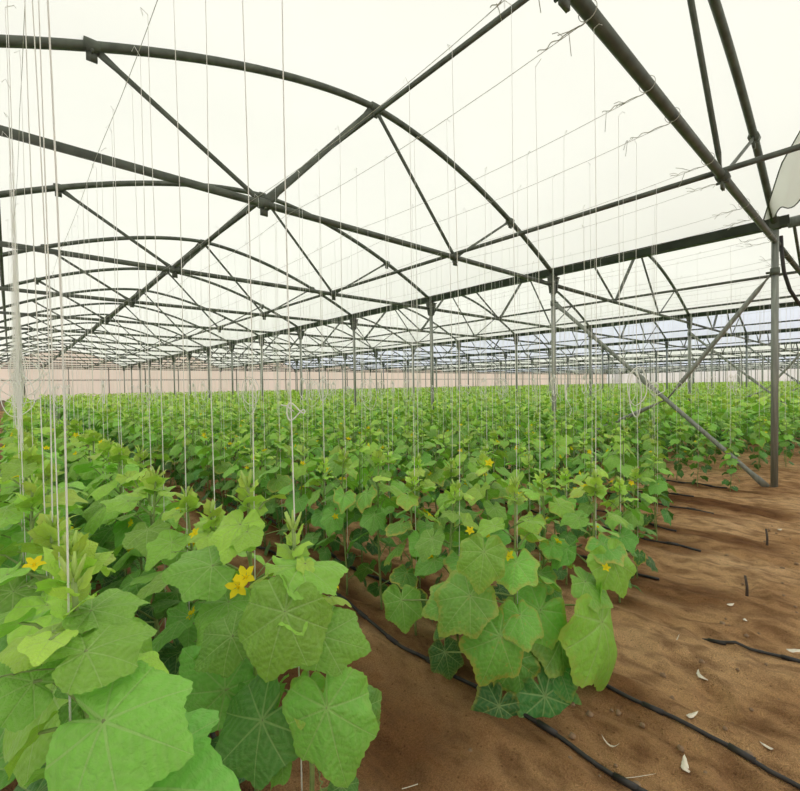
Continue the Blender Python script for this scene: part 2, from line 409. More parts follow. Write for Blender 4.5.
def purlin(x, z, r, y0, lab):
    b = MB(); b.tube([(x, y0, z), (x, END - .15, z)], r, 10)
    tag(link('purlin', b.mesh('purlin', M_STEEL)), lab, 'purlin', 'roof purlins')
for s in range(1, 7):
    cx = GUT[s] - SPAN / 2
    w = f'of the {nth(s)} span'
    purlin(cx, az(0) - .07, .026, -4, 'straight ridge purlin under the arch tops ' + w)
    purlin(cx + NTIE, TH + .05, .024, -4, 'straight purlin along the tie beams on the gutter side ' + w)
    purlin(cx - NTIE, TH + .055, .024, YS[1] if s == 1 else -4, 'straight purlin along the tie beams before the middle ' + w)
purlin(-.06, az(GX - 4 + .06) - .06, .03, 2.0, 'dark purlin under the arches directly above the string bundle')

def brace_mesh(p, q, r=.03):
    p, q = np.array(p), np.array(q); n = np.linalg.norm(q - p); d = (q - p) / n
    f = [0, .12, .26, n * .46, n * .485, n * .515, n * .54, n - .26, n - .12, n]
    pts = [p + d * x for x in f]
    F, R1 = (1.45, .3), (1, 1)
    b = MB(); b.tube(pts, r, 10, None, [F, F, R1, R1, F, F, R1, R1, F, F]); return b
def bent_mesh(p, k, q, r=.03):
    p, k, q = np.array(p), np.array(k), np.array(q); d1 = (k - p) / np.linalg.norm(k - p); d2 = (q - k) / np.linalg.norm(q - k)
    F, R1 = (.3, 1.45), (1, 1)
    b = MB(); b.tube([p, p + d1*.12, p + d1*.26, k - d1*.32, k - d1*.16, k, k + d2*.16, k + d2*.32, q - d2*.1, q], r, 10, None, [F, F, R1, R1, F, F, F, R1, R1, R1]); return b
for gi in range(1, 7):
    x = GUT[gi]
    w = 'nearest to the bare sand' if gi == 1 else f'of the {nth(gi)} gutter line'
    for nm, p, q, dx in (('falling', (0, YS[1] - .03, EYE + 1.42), (0, YS[0] + .06, .02), -.03), ('rising', (0, YS[0] + .03, EYE + 1.36), (0, YS[1] - .05, .25), .035)):
        b = brace_mesh(p, q) if nm == 'falling' else bent_mesh(p, (0, YS[0] + 1.217, EYE - .26), q)
        t = thing('cross_brace', f'diagonal steel pipe brace {nm} towards the open end, {w}', 'brace', (x + dx, 0, 0), 0, 'cross braces between the first two posts')
        part('pipe', b.mesh('brace_pipe', M_POST), t)
        b = MB(); py = p[1] + (.03 if nm == 'falling' else -.03); b.tube([(-dx, py, p[2] - .045), (-dx, py, p[2] + .045)], .05, 12); b.box((-dx / 2, p[1], p[2]), (.05, .12, .02))
        part('collar', b.mesh('brace_collar', M_STEEL), t)

# ------------------------------------------------------------------ rows
ROWS = [.08, .5, 1.66, 2.06]
base = 2.82
while base < XMAX - 1:
    for o in (0, .45):
        x = base + o
        if min(abs(x - q) for q in GUT) > .16: ROWS.append(x)
        else: ROWS.append(x - .17)
    base += 1.3

# overhead wires, one per row, tied to the tie beams
def wire(x, i):
    t = thing('trellis_wire', f'thin overhead wire for the strings of the {nth(i + 1)} row from the string bundle', 'wire', (x, 0, TH), 0, 'overhead trellis wires')
    pts = []
    for k in range(NT - 1):
        for f in np.linspace(0, 1, 7)[:-1]: pts.append((.01 * math.sin(k * 2.1 + f * 3), YS[k] + STEP * f, -.045 - .05 * 4 * f * (1 - f)))
    pts.append((0, YS[-1], -.04))
    b = MB(); b.tube(pts, .0016 if i < 12 else .002, 4); part('strand', b.mesh('wire_strand', M_WIRE), t)
    if i < 14:
        b = MB(); r = random.Random(i)
        tt = np.linspace(0, 1, 60)
        b.tube([(.005 * math.sin(23 * q + 2 * q * q), YS[0] + q * .26, -.045 + .005 * math.cos(19 * q)) for q in tt], .0025, 4)
        for _ in range(3):
            a = r.uniform(0, 6.28); l = r.uniform(.06, .16); y = YS[0] + r.uniform(.02, .3)
            b.tube([(0, y, -.045), (l * .5 * math.cos(a), y + .03, -.05 + l * .4 * math.sin(a)), (l * math.cos(a), y + .06, -.06 + l * math.sin(a) * .6)], .002, 4)
        for h in (0,):
            b.tube([(.0, YS[0] + .044 * math.cos(q), .0 + .044 * math.sin(q)) for q in np.linspace(0, 6.28, 18)], .002, 4)
        part('knot', b.mesh('wire_knot', M_WIRE), t)
for i, x in enumerate(ROWS[:22]): wire(x, i)

# ------------------------------------------------------------------ cucumber plants
OUT = np.radians([0, 7, 16, 26, 36, 46, 53, 60, 74, 86, 97, 104, 113, 130, 150, 163, 172, 180])
OUR = np.array([1.05, .93, .83, .77, .765, .82, .93, .81, .70, .67, .695, .76, .66, .57, .54, .48, .3, .1])
def leaf(mb, P, a, droop, roll, size, age, sick, r, nphi=56, nr=6, fold=None):
    ph = np.linspace(-PI, PI, nphi + 1)
    R = np.interp(np.abs(ph), OUT, OUR)
    if nphi > 30:
        kk = 2 if nphi > 100 else 1; R = np.convolve(np.concatenate([R[-kk-1:-1], R, R[1:kk+1]]), np.ones(2 * kk + 1) / (2 * kk + 1), 'valid')
        R = R * (1 + (.045 if nphi > 100 else .03) * np.abs(((np.abs(ph) * (6.3 + .2 * np.sin(3 * ph))) % 1) - .5) * 2 - .02)
    R = R * (1 + r.uniform(-.06, .06) * np.sin(2 * ph + r.uniform(0, 6)) + r.uniform(-.05, .05) * np.sin(3 * ph + r.uniform(0, 6)))
    rr = np.linspace(0, 1, nr + 1)[1:] ** .85
    U = np.outer(rr, R * np.cos(ph)); Vv = np.outer(rr, R * np.sin(ph)) * r.uniform(.82, .95)
    c1, c2, c3 = r.uniform(.14, .5), r.choice((r.uniform(-.25, -.05), r.uniform(.05, .4), r.uniform(.15, .45))), r.uniform(.05, .1)
    if fold is not None: c2 = fold
    dl = np.abs(((np.abs(ph) / math.radians(42)) + .5) % 1 - .5) * 2      # 0 on a main vein, 1 between
    W = -c1 * U * np.abs(U) - c2 * np.abs(Vv) ** 1.5 - r.uniform(.0, .2) * Vv ** 2
    W = W + c3 * np.outer(rr * (1.1 - .6 * rr), dl)
    p1, p2 = r.uniform(0, 6), r.uniform(0, 6)
    W = W + np.outer(rr ** 3, .05 * np.sin(5 * ph + p1) + .025 * np.sin(9 * ph + p2))
    u = np.concatenate([[0], U.ravel()]); v = np.concatenate([[0], Vv.ravel()]); w = np.concatenate([[0], W.ravel()])
    if np.ndim(a):
        f, n = a, droop; s = np.cross(n, f)
    else:
        A = np.array((math.cos(a), math.sin(a), 0)); Z = np.array((0, 0, 1.0))
        f = A * math.cos(droop) - Z * math.sin(droop); n = A * math.sin(droop) + Z * math.cos(droop); s = np.cross(n, f)
    s, n = s * math.cos(roll) + n * math.sin(roll), n * math.cos(roll) - s * math.sin(roll)
    V = np.asarray(P) + size * (np.outer(u, f) + np.outer(v, s) + np.outer(w, n))
    m = nphi + 1
    F = [(0, 1 + k, 2 + k) for k in range(nphi)]
    for q in range(nr - 1):
        o = 1 + q * m
        F += [(o + k, o + m + k, o + m + k + 1, o + k + 1) for k in range(nphi)]
    rim = np.concatenate([[0], np.repeat(rr, m)])
    mb.add(V, F, (age, sick, r.random(), 1), np.stack([u, v, rim], 1))

def make_plant(seed, h=1.0, big=1.0, hi=True, sick=.15, az0=None, leaves=None, bare=0.0, custom=(), dk=1.0):
    """meshes of one plant: foliage, stem (with leaf stalks), growing tip, tendrils; and where flowers may sit"""
    r = random.Random(seed)
    nphi, nr, sd = (56, 6, 7) if hi else (22, 3, 4)
    fo, st, tip, td = MB(), MB(), MB(), []
    wx, wy, p1, p2 = r.uniform(-.02, .02), r.uniform(-.02, .02), r.uniform(0, 6), r.uniform(0, 6)
    def sp(z): return np.array((wx * math.sin(z * 5 + p1) - wx * math.sin(p1), wy * math.sin(z * 6 + p2) - wy * math.sin(p2), z))
    zs = np.linspace(0, h, 14)
    st.tube([sp(z) for z in zs], np.linspace(.0075, .0045, 14), sd)
    spots = []
    if leaves is None:
        leaves = []
        z, a = .07 + bare, r.uniform(0, 6.28) if az0 is None else az0
        while z < h - .1:
            f = z / h
            if f < .4 and r.random() < .3: z += .05; a += 2.4; continue
            s = big * (.09 + .065 * min(1, f * 2.2)) * (1 if f < .62 else 1 - 1.75 * (f - .62)) * r.uniform(.85, 1.15)
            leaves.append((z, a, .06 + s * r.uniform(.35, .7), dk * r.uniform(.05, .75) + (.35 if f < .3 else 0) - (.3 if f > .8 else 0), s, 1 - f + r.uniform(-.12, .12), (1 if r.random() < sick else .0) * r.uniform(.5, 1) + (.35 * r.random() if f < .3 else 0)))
            a += 2.4 + r.uniform(-.5, .5); z += r.uniform(.045, .068)
    for (z, a, pl, dr, s, age, sk) in leaves:
        b0 = sp(z); A = np.array((math.cos(a), math.sin(a), 0)); Z = np.array((0, 0, 1.0))
        el = r.uniform(.45, .9) if z / h > .25 else r.uniform(.15, .6)
        p3 = b0 + A * pl * math.cos(el) + Z * pl * math.sin(el) * .9
        st.tube([b0, b0 + A * pl * .35 * math.cos(el) + Z * pl * .42 * math.sin(el), b0 + A * pl * .7 * math.cos(el) + Z * pl * .8 * math.sin(el), p3], [.0045, .0036, .0032, .0028], sd - 1 if hi else 3)
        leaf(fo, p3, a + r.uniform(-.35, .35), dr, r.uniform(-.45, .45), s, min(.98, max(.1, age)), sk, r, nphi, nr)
        spots.append((b0 + A * .02 + Z * .01, a + r.uniform(-.8, .8)))
        if hi and z / h > .35 and r.random() < .35:
            q = np.linspace(0, 1, 26); aa = a + 1.2; B = np.array((math.cos(aa), math.sin(aa), 0))
            L_ = r.uniform(.08, .17)
            td.append(MB()); td[-1].tube([b0 + B * L_ * t + Z * (.09 * t - .05 * t * t) + (.008 * max(0, t - .5)) * 2 * np.array((math.cos(t * 40), math.sin(t * 40), 0)) for t in q], .0014, 4)
    for (P, T, nh, age, sk) in custom:
        age = max(.15, age - .1)            # single leaves seen close up: blade base, blade tip, which way it faces
        P, T = np.array(P), np.array(T); size = np.linalg.norm(T - P); f = (T - P) / size
        n = np.array(nh, float); n -= f * n.dot(f); n /= np.linalg.norm(n)
        z = max(.04, min(h - .05, P[2] - .08)); b0 = sp(z)
        st.tube([b0, b0 * .7 + P * .3 + (0, 0, .012), b0 * .3 + P * .7 + (0, 0, .02), P], [.005, .004, .0034, .003], sd)
        leaf(fo, P, f, n, 0, size, age, sk, r, 108, 10, r.uniform(.15, .5))
    # growing tip: small upright folded leaves round the apex
    for k in range(7 if hi else 4):
        a = k * 2.4 + r.uniform(0, .5); t = k / 6
        P = sp(h - .075 + .075 * t)
        leaf(tip, P + np.array((math.cos(a), math.sin(a), .3)) * .012, a, -.55 - .75 * t + r.uniform(-.25, .25), r.uniform(-.5, .5), (.075 - .042 * t) * r.uniform(.85, 1.2) * big, .02 + .14 * (1 - t), 0, r, 26 if hi else 12, 3 if hi else 2)
    for k in range(4 if hi else 2):
        a = r.uniform(0, 6.28); P = sp(h - .01)
        tip.tube([P, P + np.array((math.cos(a) * .012, math.sin(a) * .012, .03)), P + np.array((math.cos(a) * .02, math.sin(a) * .02, .05))], [.004, .0045, .002], 5, (.03, 0, .5, 1))
    out = {'foliage': fo.mesh('cucumber_foliage', M_LEAF), 'stem': st.mesh('cucumber_stem', M_STEM), 'growing_tip': tip.mesh('cucumber_tip', M_LEAF)}
    for i, q in enumerate(td): out['tendril' + ' ' * i] = q.mesh('cucumber_tendril', M_STEM)
    return out, spots, h

def flower_mesh():
    b = MB()
    for k in range(5):
        a = 2 * PI * k / 5; A = np.array((math.cos(a), math.sin(a), 0)); B = np.array((-math.sin(a), math.cos(a), 0)); Z = np.array((0, 0, 1.))
        V = [A * .002, A * .012 + B * .009 + Z * .006, A * .012 - B * .009 + Z * .006, A * .012 + Z * .003, A * .022 + B * .007 + Z * .011, A * .022 - B * .007 + Z * .011, A * .022 + Z * .008, A * .031 + Z * .009]
        b.add(V, [(0, 3, 1), (0, 2, 3), (1, 3, 6, 4), (3, 2, 5, 6), (4, 6, 7), (6, 5, 7)])
    b.tube([(0, 0, -.03), (0, 0, -.012), (0, 0, .004)], [.003, .0045, .007], 7, mi=1) if False else b.tube([(0, 0, -.006), (0, 0, .012)], [.005, .003], 7)
    return b.mesh('cucumber_flower', M_PETAL)
FLOWER = flower_mesh()

# camera frame, used to tell which plants lie in view
f_px, yaw, pitch, roll = 435.32, math.radians(41.821), math.radians(-1.283), math.radians(.9)
fw0 = Vector((math.sin(yaw), math.cos(yaw), 0)); r0 = Vector((math.cos(yaw), -math.sin(yaw), 0)); z0 = Vector((0, 0, 1))
FWD = fw0 * math.cos(pitch) + z0 * math.sin(pitch); UP0 = z0 * math.cos(pitch) - fw0 * math.sin(pitch)
RIGHT = r0 * math.cos(roll) - UP0 * math.sin(roll); UPV = r0 * math.sin(roll) + UP0 * math.cos(roll)
def view(p):
    q = Vector(p) - Vector((0, 0, EYE)); d = q.dot(FWD)
    return (400 + f_px * q.dot(RIGHT) / d, 395.5 - f_px * q.dot(UPV) / d, d) if d > .05 else (-9e3, 0, d)

FRONT_AT = {(0, 0), (1, 0), (1, 1), (2, 0), (3, 0)}
sites = []
for ri, x in enumerate(ROWS):
    rr = random.Random(100 + ri)
    y = .95 if ri == 0 else .96 if ri == 1 else 1.1 if ri == 2 else .92 if ri == 3 else np.interp(x, [2.8, 3.3, 4.1, 4.6, 5.4, 5.9, 6.7, 6.8, 7.1, 8, 9], [1.02, 1.08, 1.24, 1.46, 1.75, 1.9, 1.2, 1.25, 2.2, 1.5, 1.05]) + rr.uniform(0, .1)
    k = 0
    while y < END - .6:
        j = rr.uniform(-.03, .03); px, py = x + (0 if (ri, k) in FRONT_AT else j), y
        sites.append([ri, k, px, py]); k += 1
        if abs(x - 6.72) < .03 and k == 2: y += .45
        y += .26 if (ri, k) == (1, 1) else rr.uniform(.27, .36)
    # (rows run to the end wall)
near, rest = [], []
for s_ in sites:
    X, Y, d = view((s_[2], s_[3], .8))
    s_.append(d)
    vis = -60 < X < 860 and d > .3
    (near if vis else rest).append(s_)
near.sort(key=lambda q: q[4])
rest += near[300:]; near = near[:300]

HI = [make_plant(1000 + i, h, bg, True, .12) for i, (h, bg) in enumerate([(1.03, .92), (.98, .86), (1.06, .9), (.94, .84), (1.0, .88), (.97, .94)])]
BROAD = [make_plant(1200 + i, h, bg, True, .05, dk=.6) for i, (h, bg) in enumerate([(1.05, 1.06), (1.0, 1.0), (1.08, 1.1), (1.02, 1.03)])]
SICK = [make_plant(1100 + i, h, .9, True, .75) for i, h in enumerate((.95, 1.0))]
MID = [make_plant(2000 + i, h, .88, False, .12) for i, h in enumerate([1.0, 1.05, .95, 1.02, .9, 1.08, .98, 1.0])]
LOOKS = ['leafy', 'bushy', 'upright', 'spreading', 'broad-leaved', 'dense', 'slender', 'pale-tipped']

def pt(px, py, d):
    return np.array(Vector((0, 0, EYE)) + FWD * d + RIGHT * (d * (px - 400) / f_px) - UPV * (d * (py - 395.5) / f_px))
def front(ri, x, y, h, seed, sick, spec, bare=.0, big=1.0):
    base = np.array((x, y, float(ground_h(x, y)) - .01))
    cu = [(pt(ax, ay, da) - base, pt(tx, ty, dt) - base, np.array((0, 0, 1.)) * up - np.array(FWD) * (1 - up) + np.array(RIGHT) * sd, age, sk) for ax, ay, da, tx, ty, dt, up, age, sk, sd in [(*q, 0)[:10] if len(q) == 9 else q for q in spec]]
    return make_plant(seed, h, big, True, sick, custom=cu, bare=bare)
FRONT = {
 (0, 0): front(0, .08, .95, 1.08, 31, .0, [(104, 722, .66, 190, 752, .62, .55, .5, .0), (112, 792, .66, 228, 778, .62, .7, .6, 0), (86, 652, .70, 156, 622, .78, .6, .42, 0),
     (33, 682, .72, -30, 668, .70, .55, .5, 0), (52, 632, .74, -8, 648, .70, .85, .2, 0), (92, 610, .78, 150, 592, .84, .75, .45, 0), (80, 700, .8, 128, 690, .86, .6, .6, 0)], .12, .62),
 (1, 0): front(1, .5, .96, 1.08, 32, .05, [(285, 612, .93, 258, 690, .88, .35, .42, 0), (322, 636, .98, 372, 650, .98, .4, .5, 0), (327, 708, .95, 345, 796, .9, .35, .55, .1), (232, 636, .98, 190, 668, .95, .4, .55, 0),
     (300, 566, 1.0, 350, 562, 1.06, .8, .4, 0), (352, 710, 1.0, 384, 738, 1.0, .4, .7, .1), (288, 590, .98, 300, 625, .9, .6, .3, 0), (262, 720, 1.0, 205, 776, .98, .5, .8, 0)], .3, .55),
 (1, 1): front(1, .5, 1.22, 1.14, 33, .05, [(212, 566, 1.15, 158, 574, 1.1, .6, .5, 0), (240, 525, 1.2, 222, 556, 1.12, .5, .25, 0), (225, 690, 1.2, 182, 650, 1.2, .5, .6, 0)], .15, .75),
 (2, 0): front(2, 1.66, 1.1, .97, 34, .7, [(500, 636, 1.78, 482, 694, 1.72, .3, .6, .8), (499, 706, 1.82, 484, 750, 1.75, .4, .98, .5), (470, 596, 1.8, 440, 630, 1.72, .5, .55, .5), (520, 615, 1.8, 530, 650, 1.7, .45, .55, .6), (445, 652, 1.95, 452, 684, 1.9, .4, .95, .2), (515, 660, 1.85, 528, 706, 1.8, .4, .75, .7), (402, 600, 1.95, 406, 636, 1.9, .4, .6, .2), (484, 552, 1.75, 480, 592, 1.68, .45, .45, .3), (455, 600, 1.85, 425, 608, 1.8, .5, .6, .4)], .42, .8),
 (3, 0): front(3, 2.06, .92, .93, 35, .5, [(602, 622, 1.9, 632, 700, 1.86, .3, .4, .35, .55), (545, 696, 1.85, 578, 755, 1.78, .5, .9, .25), (558, 666, 1.9, 574, 706, 1.84, .5, .85, .4), (540, 610, 1.92, 512, 650, 1.85, .4, .55, .5), (585, 582, 1.95, 618, 606, 1.9, .6, .5, .2, .3), (560, 640, 1.95, 530, 640, 1.85, .5, .6, .3), (612, 560, 1.95, 632, 600, 1.9, .5, .4, .1)], .42, .8),
}
FLW = {(1, 1): [(246, 577, 1.02), (238, 587, 1.02)], (0, 0): [(34, 565, .86)], (2, 0): [(470, 531, 1.72)], (3, 0): [(606, 568, 1.9)]}
def put_plant(n, site):
    ri, k, x, y, d = site
    r = random.Random(ri * 1000 + k)
    fp = (ri, k) in FRONT
    if fp: P, spots, h = FRONT[(ri, k)]
    elif ri in (2, 3) and k < 3: P, spots, h = SICK[(ri + k) % 2]
    elif ri < 2 and d < 4.5: P, spots, h = BROAD[r.randrange(len(BROAD))]
    elif d < 3.2: P, spots, h = HI[r.randrange(len(HI))]
    else: P, spots, h = MID[r.randrange(len(MID))]
    rz = r.uniform(0, 6.28); s = r.uniform(.92, 1.06) * (1 if ri < 2 else .62 if abs(x - 6.72) < .08 and k < 2 else .8 if k == 0 and ri > 3 else .86 if k < 3 and ri > 3 else .95)
    if fp: rz, s = 0, 1
    gz = float(ground_h(x, y)) - .01
    lab = f'green cucumber plant, {nth(k + 1)} from the near end of the {nth(ri + 1)} row'
    if ri == 0 and k == 0: lab = 'pale-tipped cucumber plant nearest the viewer, below the white string bundle'
    if ri == 1 and k == 0: lab = 'big-leaved cucumber plant at the near end of the second row, beside bare path'
    t = thing('cucumber_plant', lab, 'plant', (x, y, gz), rz, 'cucumber plants in rows')
    t.scale = (s, s, s)
    for nm, me in P.items():
        if 'tendril' in nm and d > 2.6: continue
        part(nm.strip(), me, t)
    nf = r.choice((1, 1, 2, 2)) if d < 5 else r.choice((0, 1, 1))
    up = [q for q in spots if .45 < q[0][2] / h < .92]
    for q, a in r.sample(up, min(nf, len(up))):
        A = Vector((math.cos(a), math.sin(a), 0))
        part('flower', FLOWER, t, loc=Vector(q) + A * r.uniform(.04, .1) + Vector((0, 0, r.uniform(.04, .09))), rot=(r.uniform(-.6, .6), r.uniform(.3, 1.3), a), sca=r.uniform(.75, 1.05))
    for (fx, fy, fd) in FLW.get((ri, k), ()):
        q = pt(fx, fy, fd) - np.array((x, y, gz))
        part('flower', FLOWER, t, loc=q, rot=(r.uniform(.5, 1.0), r.uniform(-.4, .4), r.uniform(-.5, .5) - yaw), sca=.95 if ri == 1 else .65)
    return t, h * s + gz
tops = {}
for n, s_ in enumerate(near):
    tops[(s_[0], s_[1])] = put_plant(n, s_)[1]

# the thousands of plants beyond, one mass
def far_mass():
    g_ = np.random.default_rng(5)
    V, F3, A, fl = [], [], [], []
    lo_uv = np.array([(0, 0, .03), (.45, .5, 0), (1.0, 0, -.2), (.45, -.5, 0), (-.28, .38, -.1), (-.28, -.38, -.1), (.42, 0, .05)])
    tris = np.array([(0, 6, 1), (6, 2, 1), (6, 3, 2), (0, 3, 6), (0, 1, 4), (0, 5, 3)])
    S = np.array([(q[2], q[3], q[4]) for q in rest])
    n_total = 0
    for lo, hi_, nl, big in ((-99, 14, 16, .92), (14, 26, 11, 1.1), (26, 400, 7, 1.4)):
        P = S[(S[:, 2] >= lo) & (S[:, 2] < hi_)]
        if not len(P): continue
        m = len(P)
        ht = g_.uniform(.86, 1.1, m)
        f = (np.linspace(.12 if nl > 6 else .45, 1.0, nl)[None, :] + g_.uniform(-.04, .04, (m, nl)))
        z = f * ht[:, None]
        az_ = g_.uniform(0, 6.28, (m, 1)) + 2.4 * np.arange(nl)[None, :] + g_.uniform(-.4, .4, (m, nl))
        size = big * .19 * np.where(f < .75, 1, 1 - 2.2 * (f - .75)) * g_.uniform(.8, 1.2, (m, nl))
        out_ = np.where(f > .93, .02, g_.uniform(.06, .17, (m, nl)))
        dr = np.where(f > .93, -1.0, g_.uniform(.1, .85, (m, nl)))
        ca, sa = np.cos(az_), np.sin(az_)
        fx = np.stack([ca * np.cos(dr), sa * np.cos(dr), -np.sin(dr)], -1)
        nz = np.stack([ca * np.sin(dr), sa * np.sin(dr), np.cos(dr)], -1)
        sd = np.cross(nz, fx)
        rl = g_.uniform(-.5, .5, (m, nl, 1))
        sd, nz = sd * np.cos(rl) + nz * np.sin(rl), nz * np.cos(rl) - sd * np.sin(rl)
        O = np.stack([P[:, 0:1] + ca * out_, P[:, 1:2] + sa * out_, z + .03], -1)
        pts = O[:, :, None, :] + size[:, :, None, None] * (fx[:, :, None, :] * lo_uv[None, None, :, 0:1] + sd[:, :, None, :] * lo_uv[None, None, :, 1:2] + nz[:, :, None, :] * lo_uv[None, None, :, 2:3])
        k = m * nl
        V.append(pts.reshape(-1, 3))
        F3.append((tris[None] + (n_total + 7 * np.arange(k))[:, None, None]).reshape(-1, 3))
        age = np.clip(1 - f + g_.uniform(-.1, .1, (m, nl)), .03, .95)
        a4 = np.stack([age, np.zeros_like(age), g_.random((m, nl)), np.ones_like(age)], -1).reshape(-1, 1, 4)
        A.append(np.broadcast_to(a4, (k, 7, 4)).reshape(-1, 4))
        n_total += 7 * k
        # stems
        # yellow flowers on some plants
        q = P[g_.random(m) < .4]
        for x, y, d in q[:1500]:
            fl.append((x + g_.uniform(-.15, .15), y + g_.uniform(-.15, .15), g_.uniform(.6, 1.0)))
    nb = n_total; q = np.array([(-1, 0, 0), (0, -1, .4), (1, 0, 0), (0, 1, .4), (0, 0, -.3), (0, 0, .9)]) * .017
    oct_ = np.array([(0, 1, 5), (1, 2, 5), (2, 3, 5), (3, 0, 5), (1, 0, 4), (2, 1, 4), (3, 2, 4), (0, 3, 4)])
    fl = np.array(fl)
    V.append((fl[:, None, :] + q[None]).reshape(-1, 3)); A.append(np.tile((0, 0, .5, 1), (len(fl) * 6, 1)))
    F3.append((oct_[None] + (nb + 6 * np.arange(len(fl)))[:, None, None]).reshape(-1, 3))
    V, F3, A = np.concatenate(V), np.concatenate(F3), np.concatenate(A)
    me = bpy.data.meshes.new('crop_mass')
    me.vertices.add(len(V)); me.vertices.foreach_set('co', V.astype(np.float32).ravel())
    me.loops.add(len(F3) * 3); me.loops.foreach_set('vertex_index', F3.astype(np.int32).ravel())
    me.polygons.add(len(F3)); me.polygons.foreach_set('loop_start', (np.arange(len(F3)) * 3).astype(np.int32))
    me.materials.append(M_LEAF); me.materials.append(M_PETAL)
    mi = np.zeros(len(F3), np.int32); mi[-len(fl) * 8:] = 1
    me.polygons.foreach_set('material_index', mi)
    me.update(calc_edges=True)
    a = me.attributes.new('leafdata', 'FLOAT_COLOR', 'POINT'); a.data.foreach_set('color', A.astype(np.float32).ravel())
    uvz = np.zeros((len(V), 3), np.float32); uvz[:nb] = np.tile(np.concatenate([lo_uv[:, :2], np.full((7, 1), .3)], 1), (nb // 7, 1)); uvz[nb:] = .3
    a = me.attributes.new('leafuv', 'FLOAT_VECTOR', 'POINT'); a.data.foreach_set('vector', uvz.ravel())
    me.validate()
    tag(link('cucumber_crop', me), 'continuous green mass of cucumber plants filling the greenhouse to the end wall', 'crop', None, 'stuff')
far_mass()

# ------------------------------------------------------------------ strings
def string_mesh(seed, loop=0):
    r = random.Random(seed)
    n = 16; z1 = TH - .09
    a, p = r.uniform(.004, .016), r.uniform(0, 6)
    pts = [(a * math.sin(PI * t) * math.cos(p + 3 * t), a * math.sin(PI * t) * math.sin(p + 2 * t), .25 + (z1 - .25) * t) for t in np.linspace(0, 1, n)]
    b = MB(); b.tube(pts, np.linspace(.0021, .0011, n), 4)
    b.tube([pts[-1], (pts[-1][0], pts[-1][1] + .03, z1 + .03), (pts[-1][0] + .02, pts[-1][1] + .03, z1 + .01)], .0014, 4)
    me = b.mesh('string_line', M_STRING)
    lp = None
    if loop:
        b = MB(); z = r.uniform(1.3, 1.55); w = r.uniform(.03, .09); a = r.uniform(0, 6.28); h = r.uniform(.1, .28)
        for q in range(loop):
            pts = [(math.cos(a) * w * (math.sin(t) * .9 + .2 * q), math.sin(a) * w * math.sin(t), z - h * (.5 - .5 * math.cos(t)) * (1 + .2 * q) + .01 * math.sin(3 * t)) for t in np.linspace(0, 2 * PI, 26)]
            b.tube(pts, .0036, 4); a += 1.3; z -= .03
        pts = [(.02 * t * math.sin(7 * t), .05 * t, z - .02 - .17 * t) for t in np.linspace(0, 1, 10)]
        b.tube(pts, .002, 4); b.tube([(-.006, 0, z - .01), (.006, 0, z + .03)], .007, 6)
        lp = b.mesh('string_loop', M_STRING)
    return me, lp
SM = [string_mesh(i, (0, 0, 0, 1, 0, 2, 0, 1, 0, 0)[i]) for i in range(10)]
for s_ in near:
    ri, k, x, y, d = s_
    r = random.Random(ri * 777 + k)
    if r.random() < .1 and d > 2: continue
    me, lp = SM[r.randrange(10)]
    lab = f'white twine for the {nth(k + 1)} plant from the near end of the {nth(ri + 1)} row'
    t = thing('trellis_string', lab, 'string', (x + (.012 if ri else -.025), y, 0), r.uniform(0, 6.28), 'white strings hanging to the plants')
    part('line', me, t)
    if (ri, k) == (1, 0):
        b = MB(); q = np.linspace(0, 2 * PI, 30)
        b.tube([(.004 + .022 * math.sin(w), .004, 1.335 + .012 * math.sin(2 * w) - .012 * math.cos(w)) for w in q], .0018, 5)
        b.tube([(.0, .004, 1.335), (-.018, .0, 1.35), (-.03, -.005, 1.352)], .0018, 5)
        o = part('bow', b.mesh('string_bow', M_STRING), t); o.rotation_euler = (0, 0, -yaw - t.rotation_euler.z)
    if lp and 2.8 < d < 9: part('loop', lp, t)
def far_strings():
    b = MB(); r = random.Random(4)
    V, F = [], []
    for q in rest:
        if q[4] < 4 or q[4] > 15 or r.random() < .5: continue
        x, y = q[2], q[3]; w = .0017; i = len(V)
        z0_, z1 = r.uniform(.6, .85), TH - .1
        for z in (z0_, z1):
            V += [(x - w, y - w, z), (x + w, y - w, z), (x + w, y + w, z), (x - w, y + w, z)]
        F += [(i, i+1, i+5, i+4), (i+1, i+2, i+6, i+5), (i+2, i+3, i+7, i+6), (i+3, i, i+4, i+7)]
    b.add(V, F)
    tag(link('string_curtain', b.mesh('string_curtain', M_STRING)), 'hundreds of fine white strings over the distant crop', 'strings', None, 'stuff')
far_strings()

# bundle of spare twine hanging over the first row
def bundle():
    r = random.Random(12)
    t = thing('string_bundle', 'thick bundle of spare white twine hanging over the first row', 'string bundle', (.10, 7.0, 0))
    b = MB()
    for i in range(34):
        a = r.uniform(0, 6.28); w = r.uniform(.004, .04); z = r.uniform(1.25, 1.5); zt = TH - .06 if i < 6 else r.uniform(2.1, 2.5)
        b.tube([(w * math.cos(a + 2 * q) * (1 - .7 * q), w * math.sin(a + 3 * q), z + (zt - z) * q) for q in np.linspace(0, 1, 14)], .004 if i > 5 else .0025, 4)
    part('hank', b.mesh('twine_hank', M_STRING), t)
    for i in range(11):
        b = MB(); a = r.uniform(-.6, .6) - yaw; w = r.uniform(.05, .30); z = r.uniform(1.5, 2.0); h = r.uniform(.2, .6)
        b.tube([(math.cos(a) * w * math.sin(q) + .03 * math.sin(a), math.sin(a) * w * math.sin(q), z - h * (.5 - .5 * math.cos(q))) for q in np.linspace(0, 2 * PI, 30)], .0042, 5)
        part('loop', b.mesh('twine_loop', M_STRING), t)
bundle()

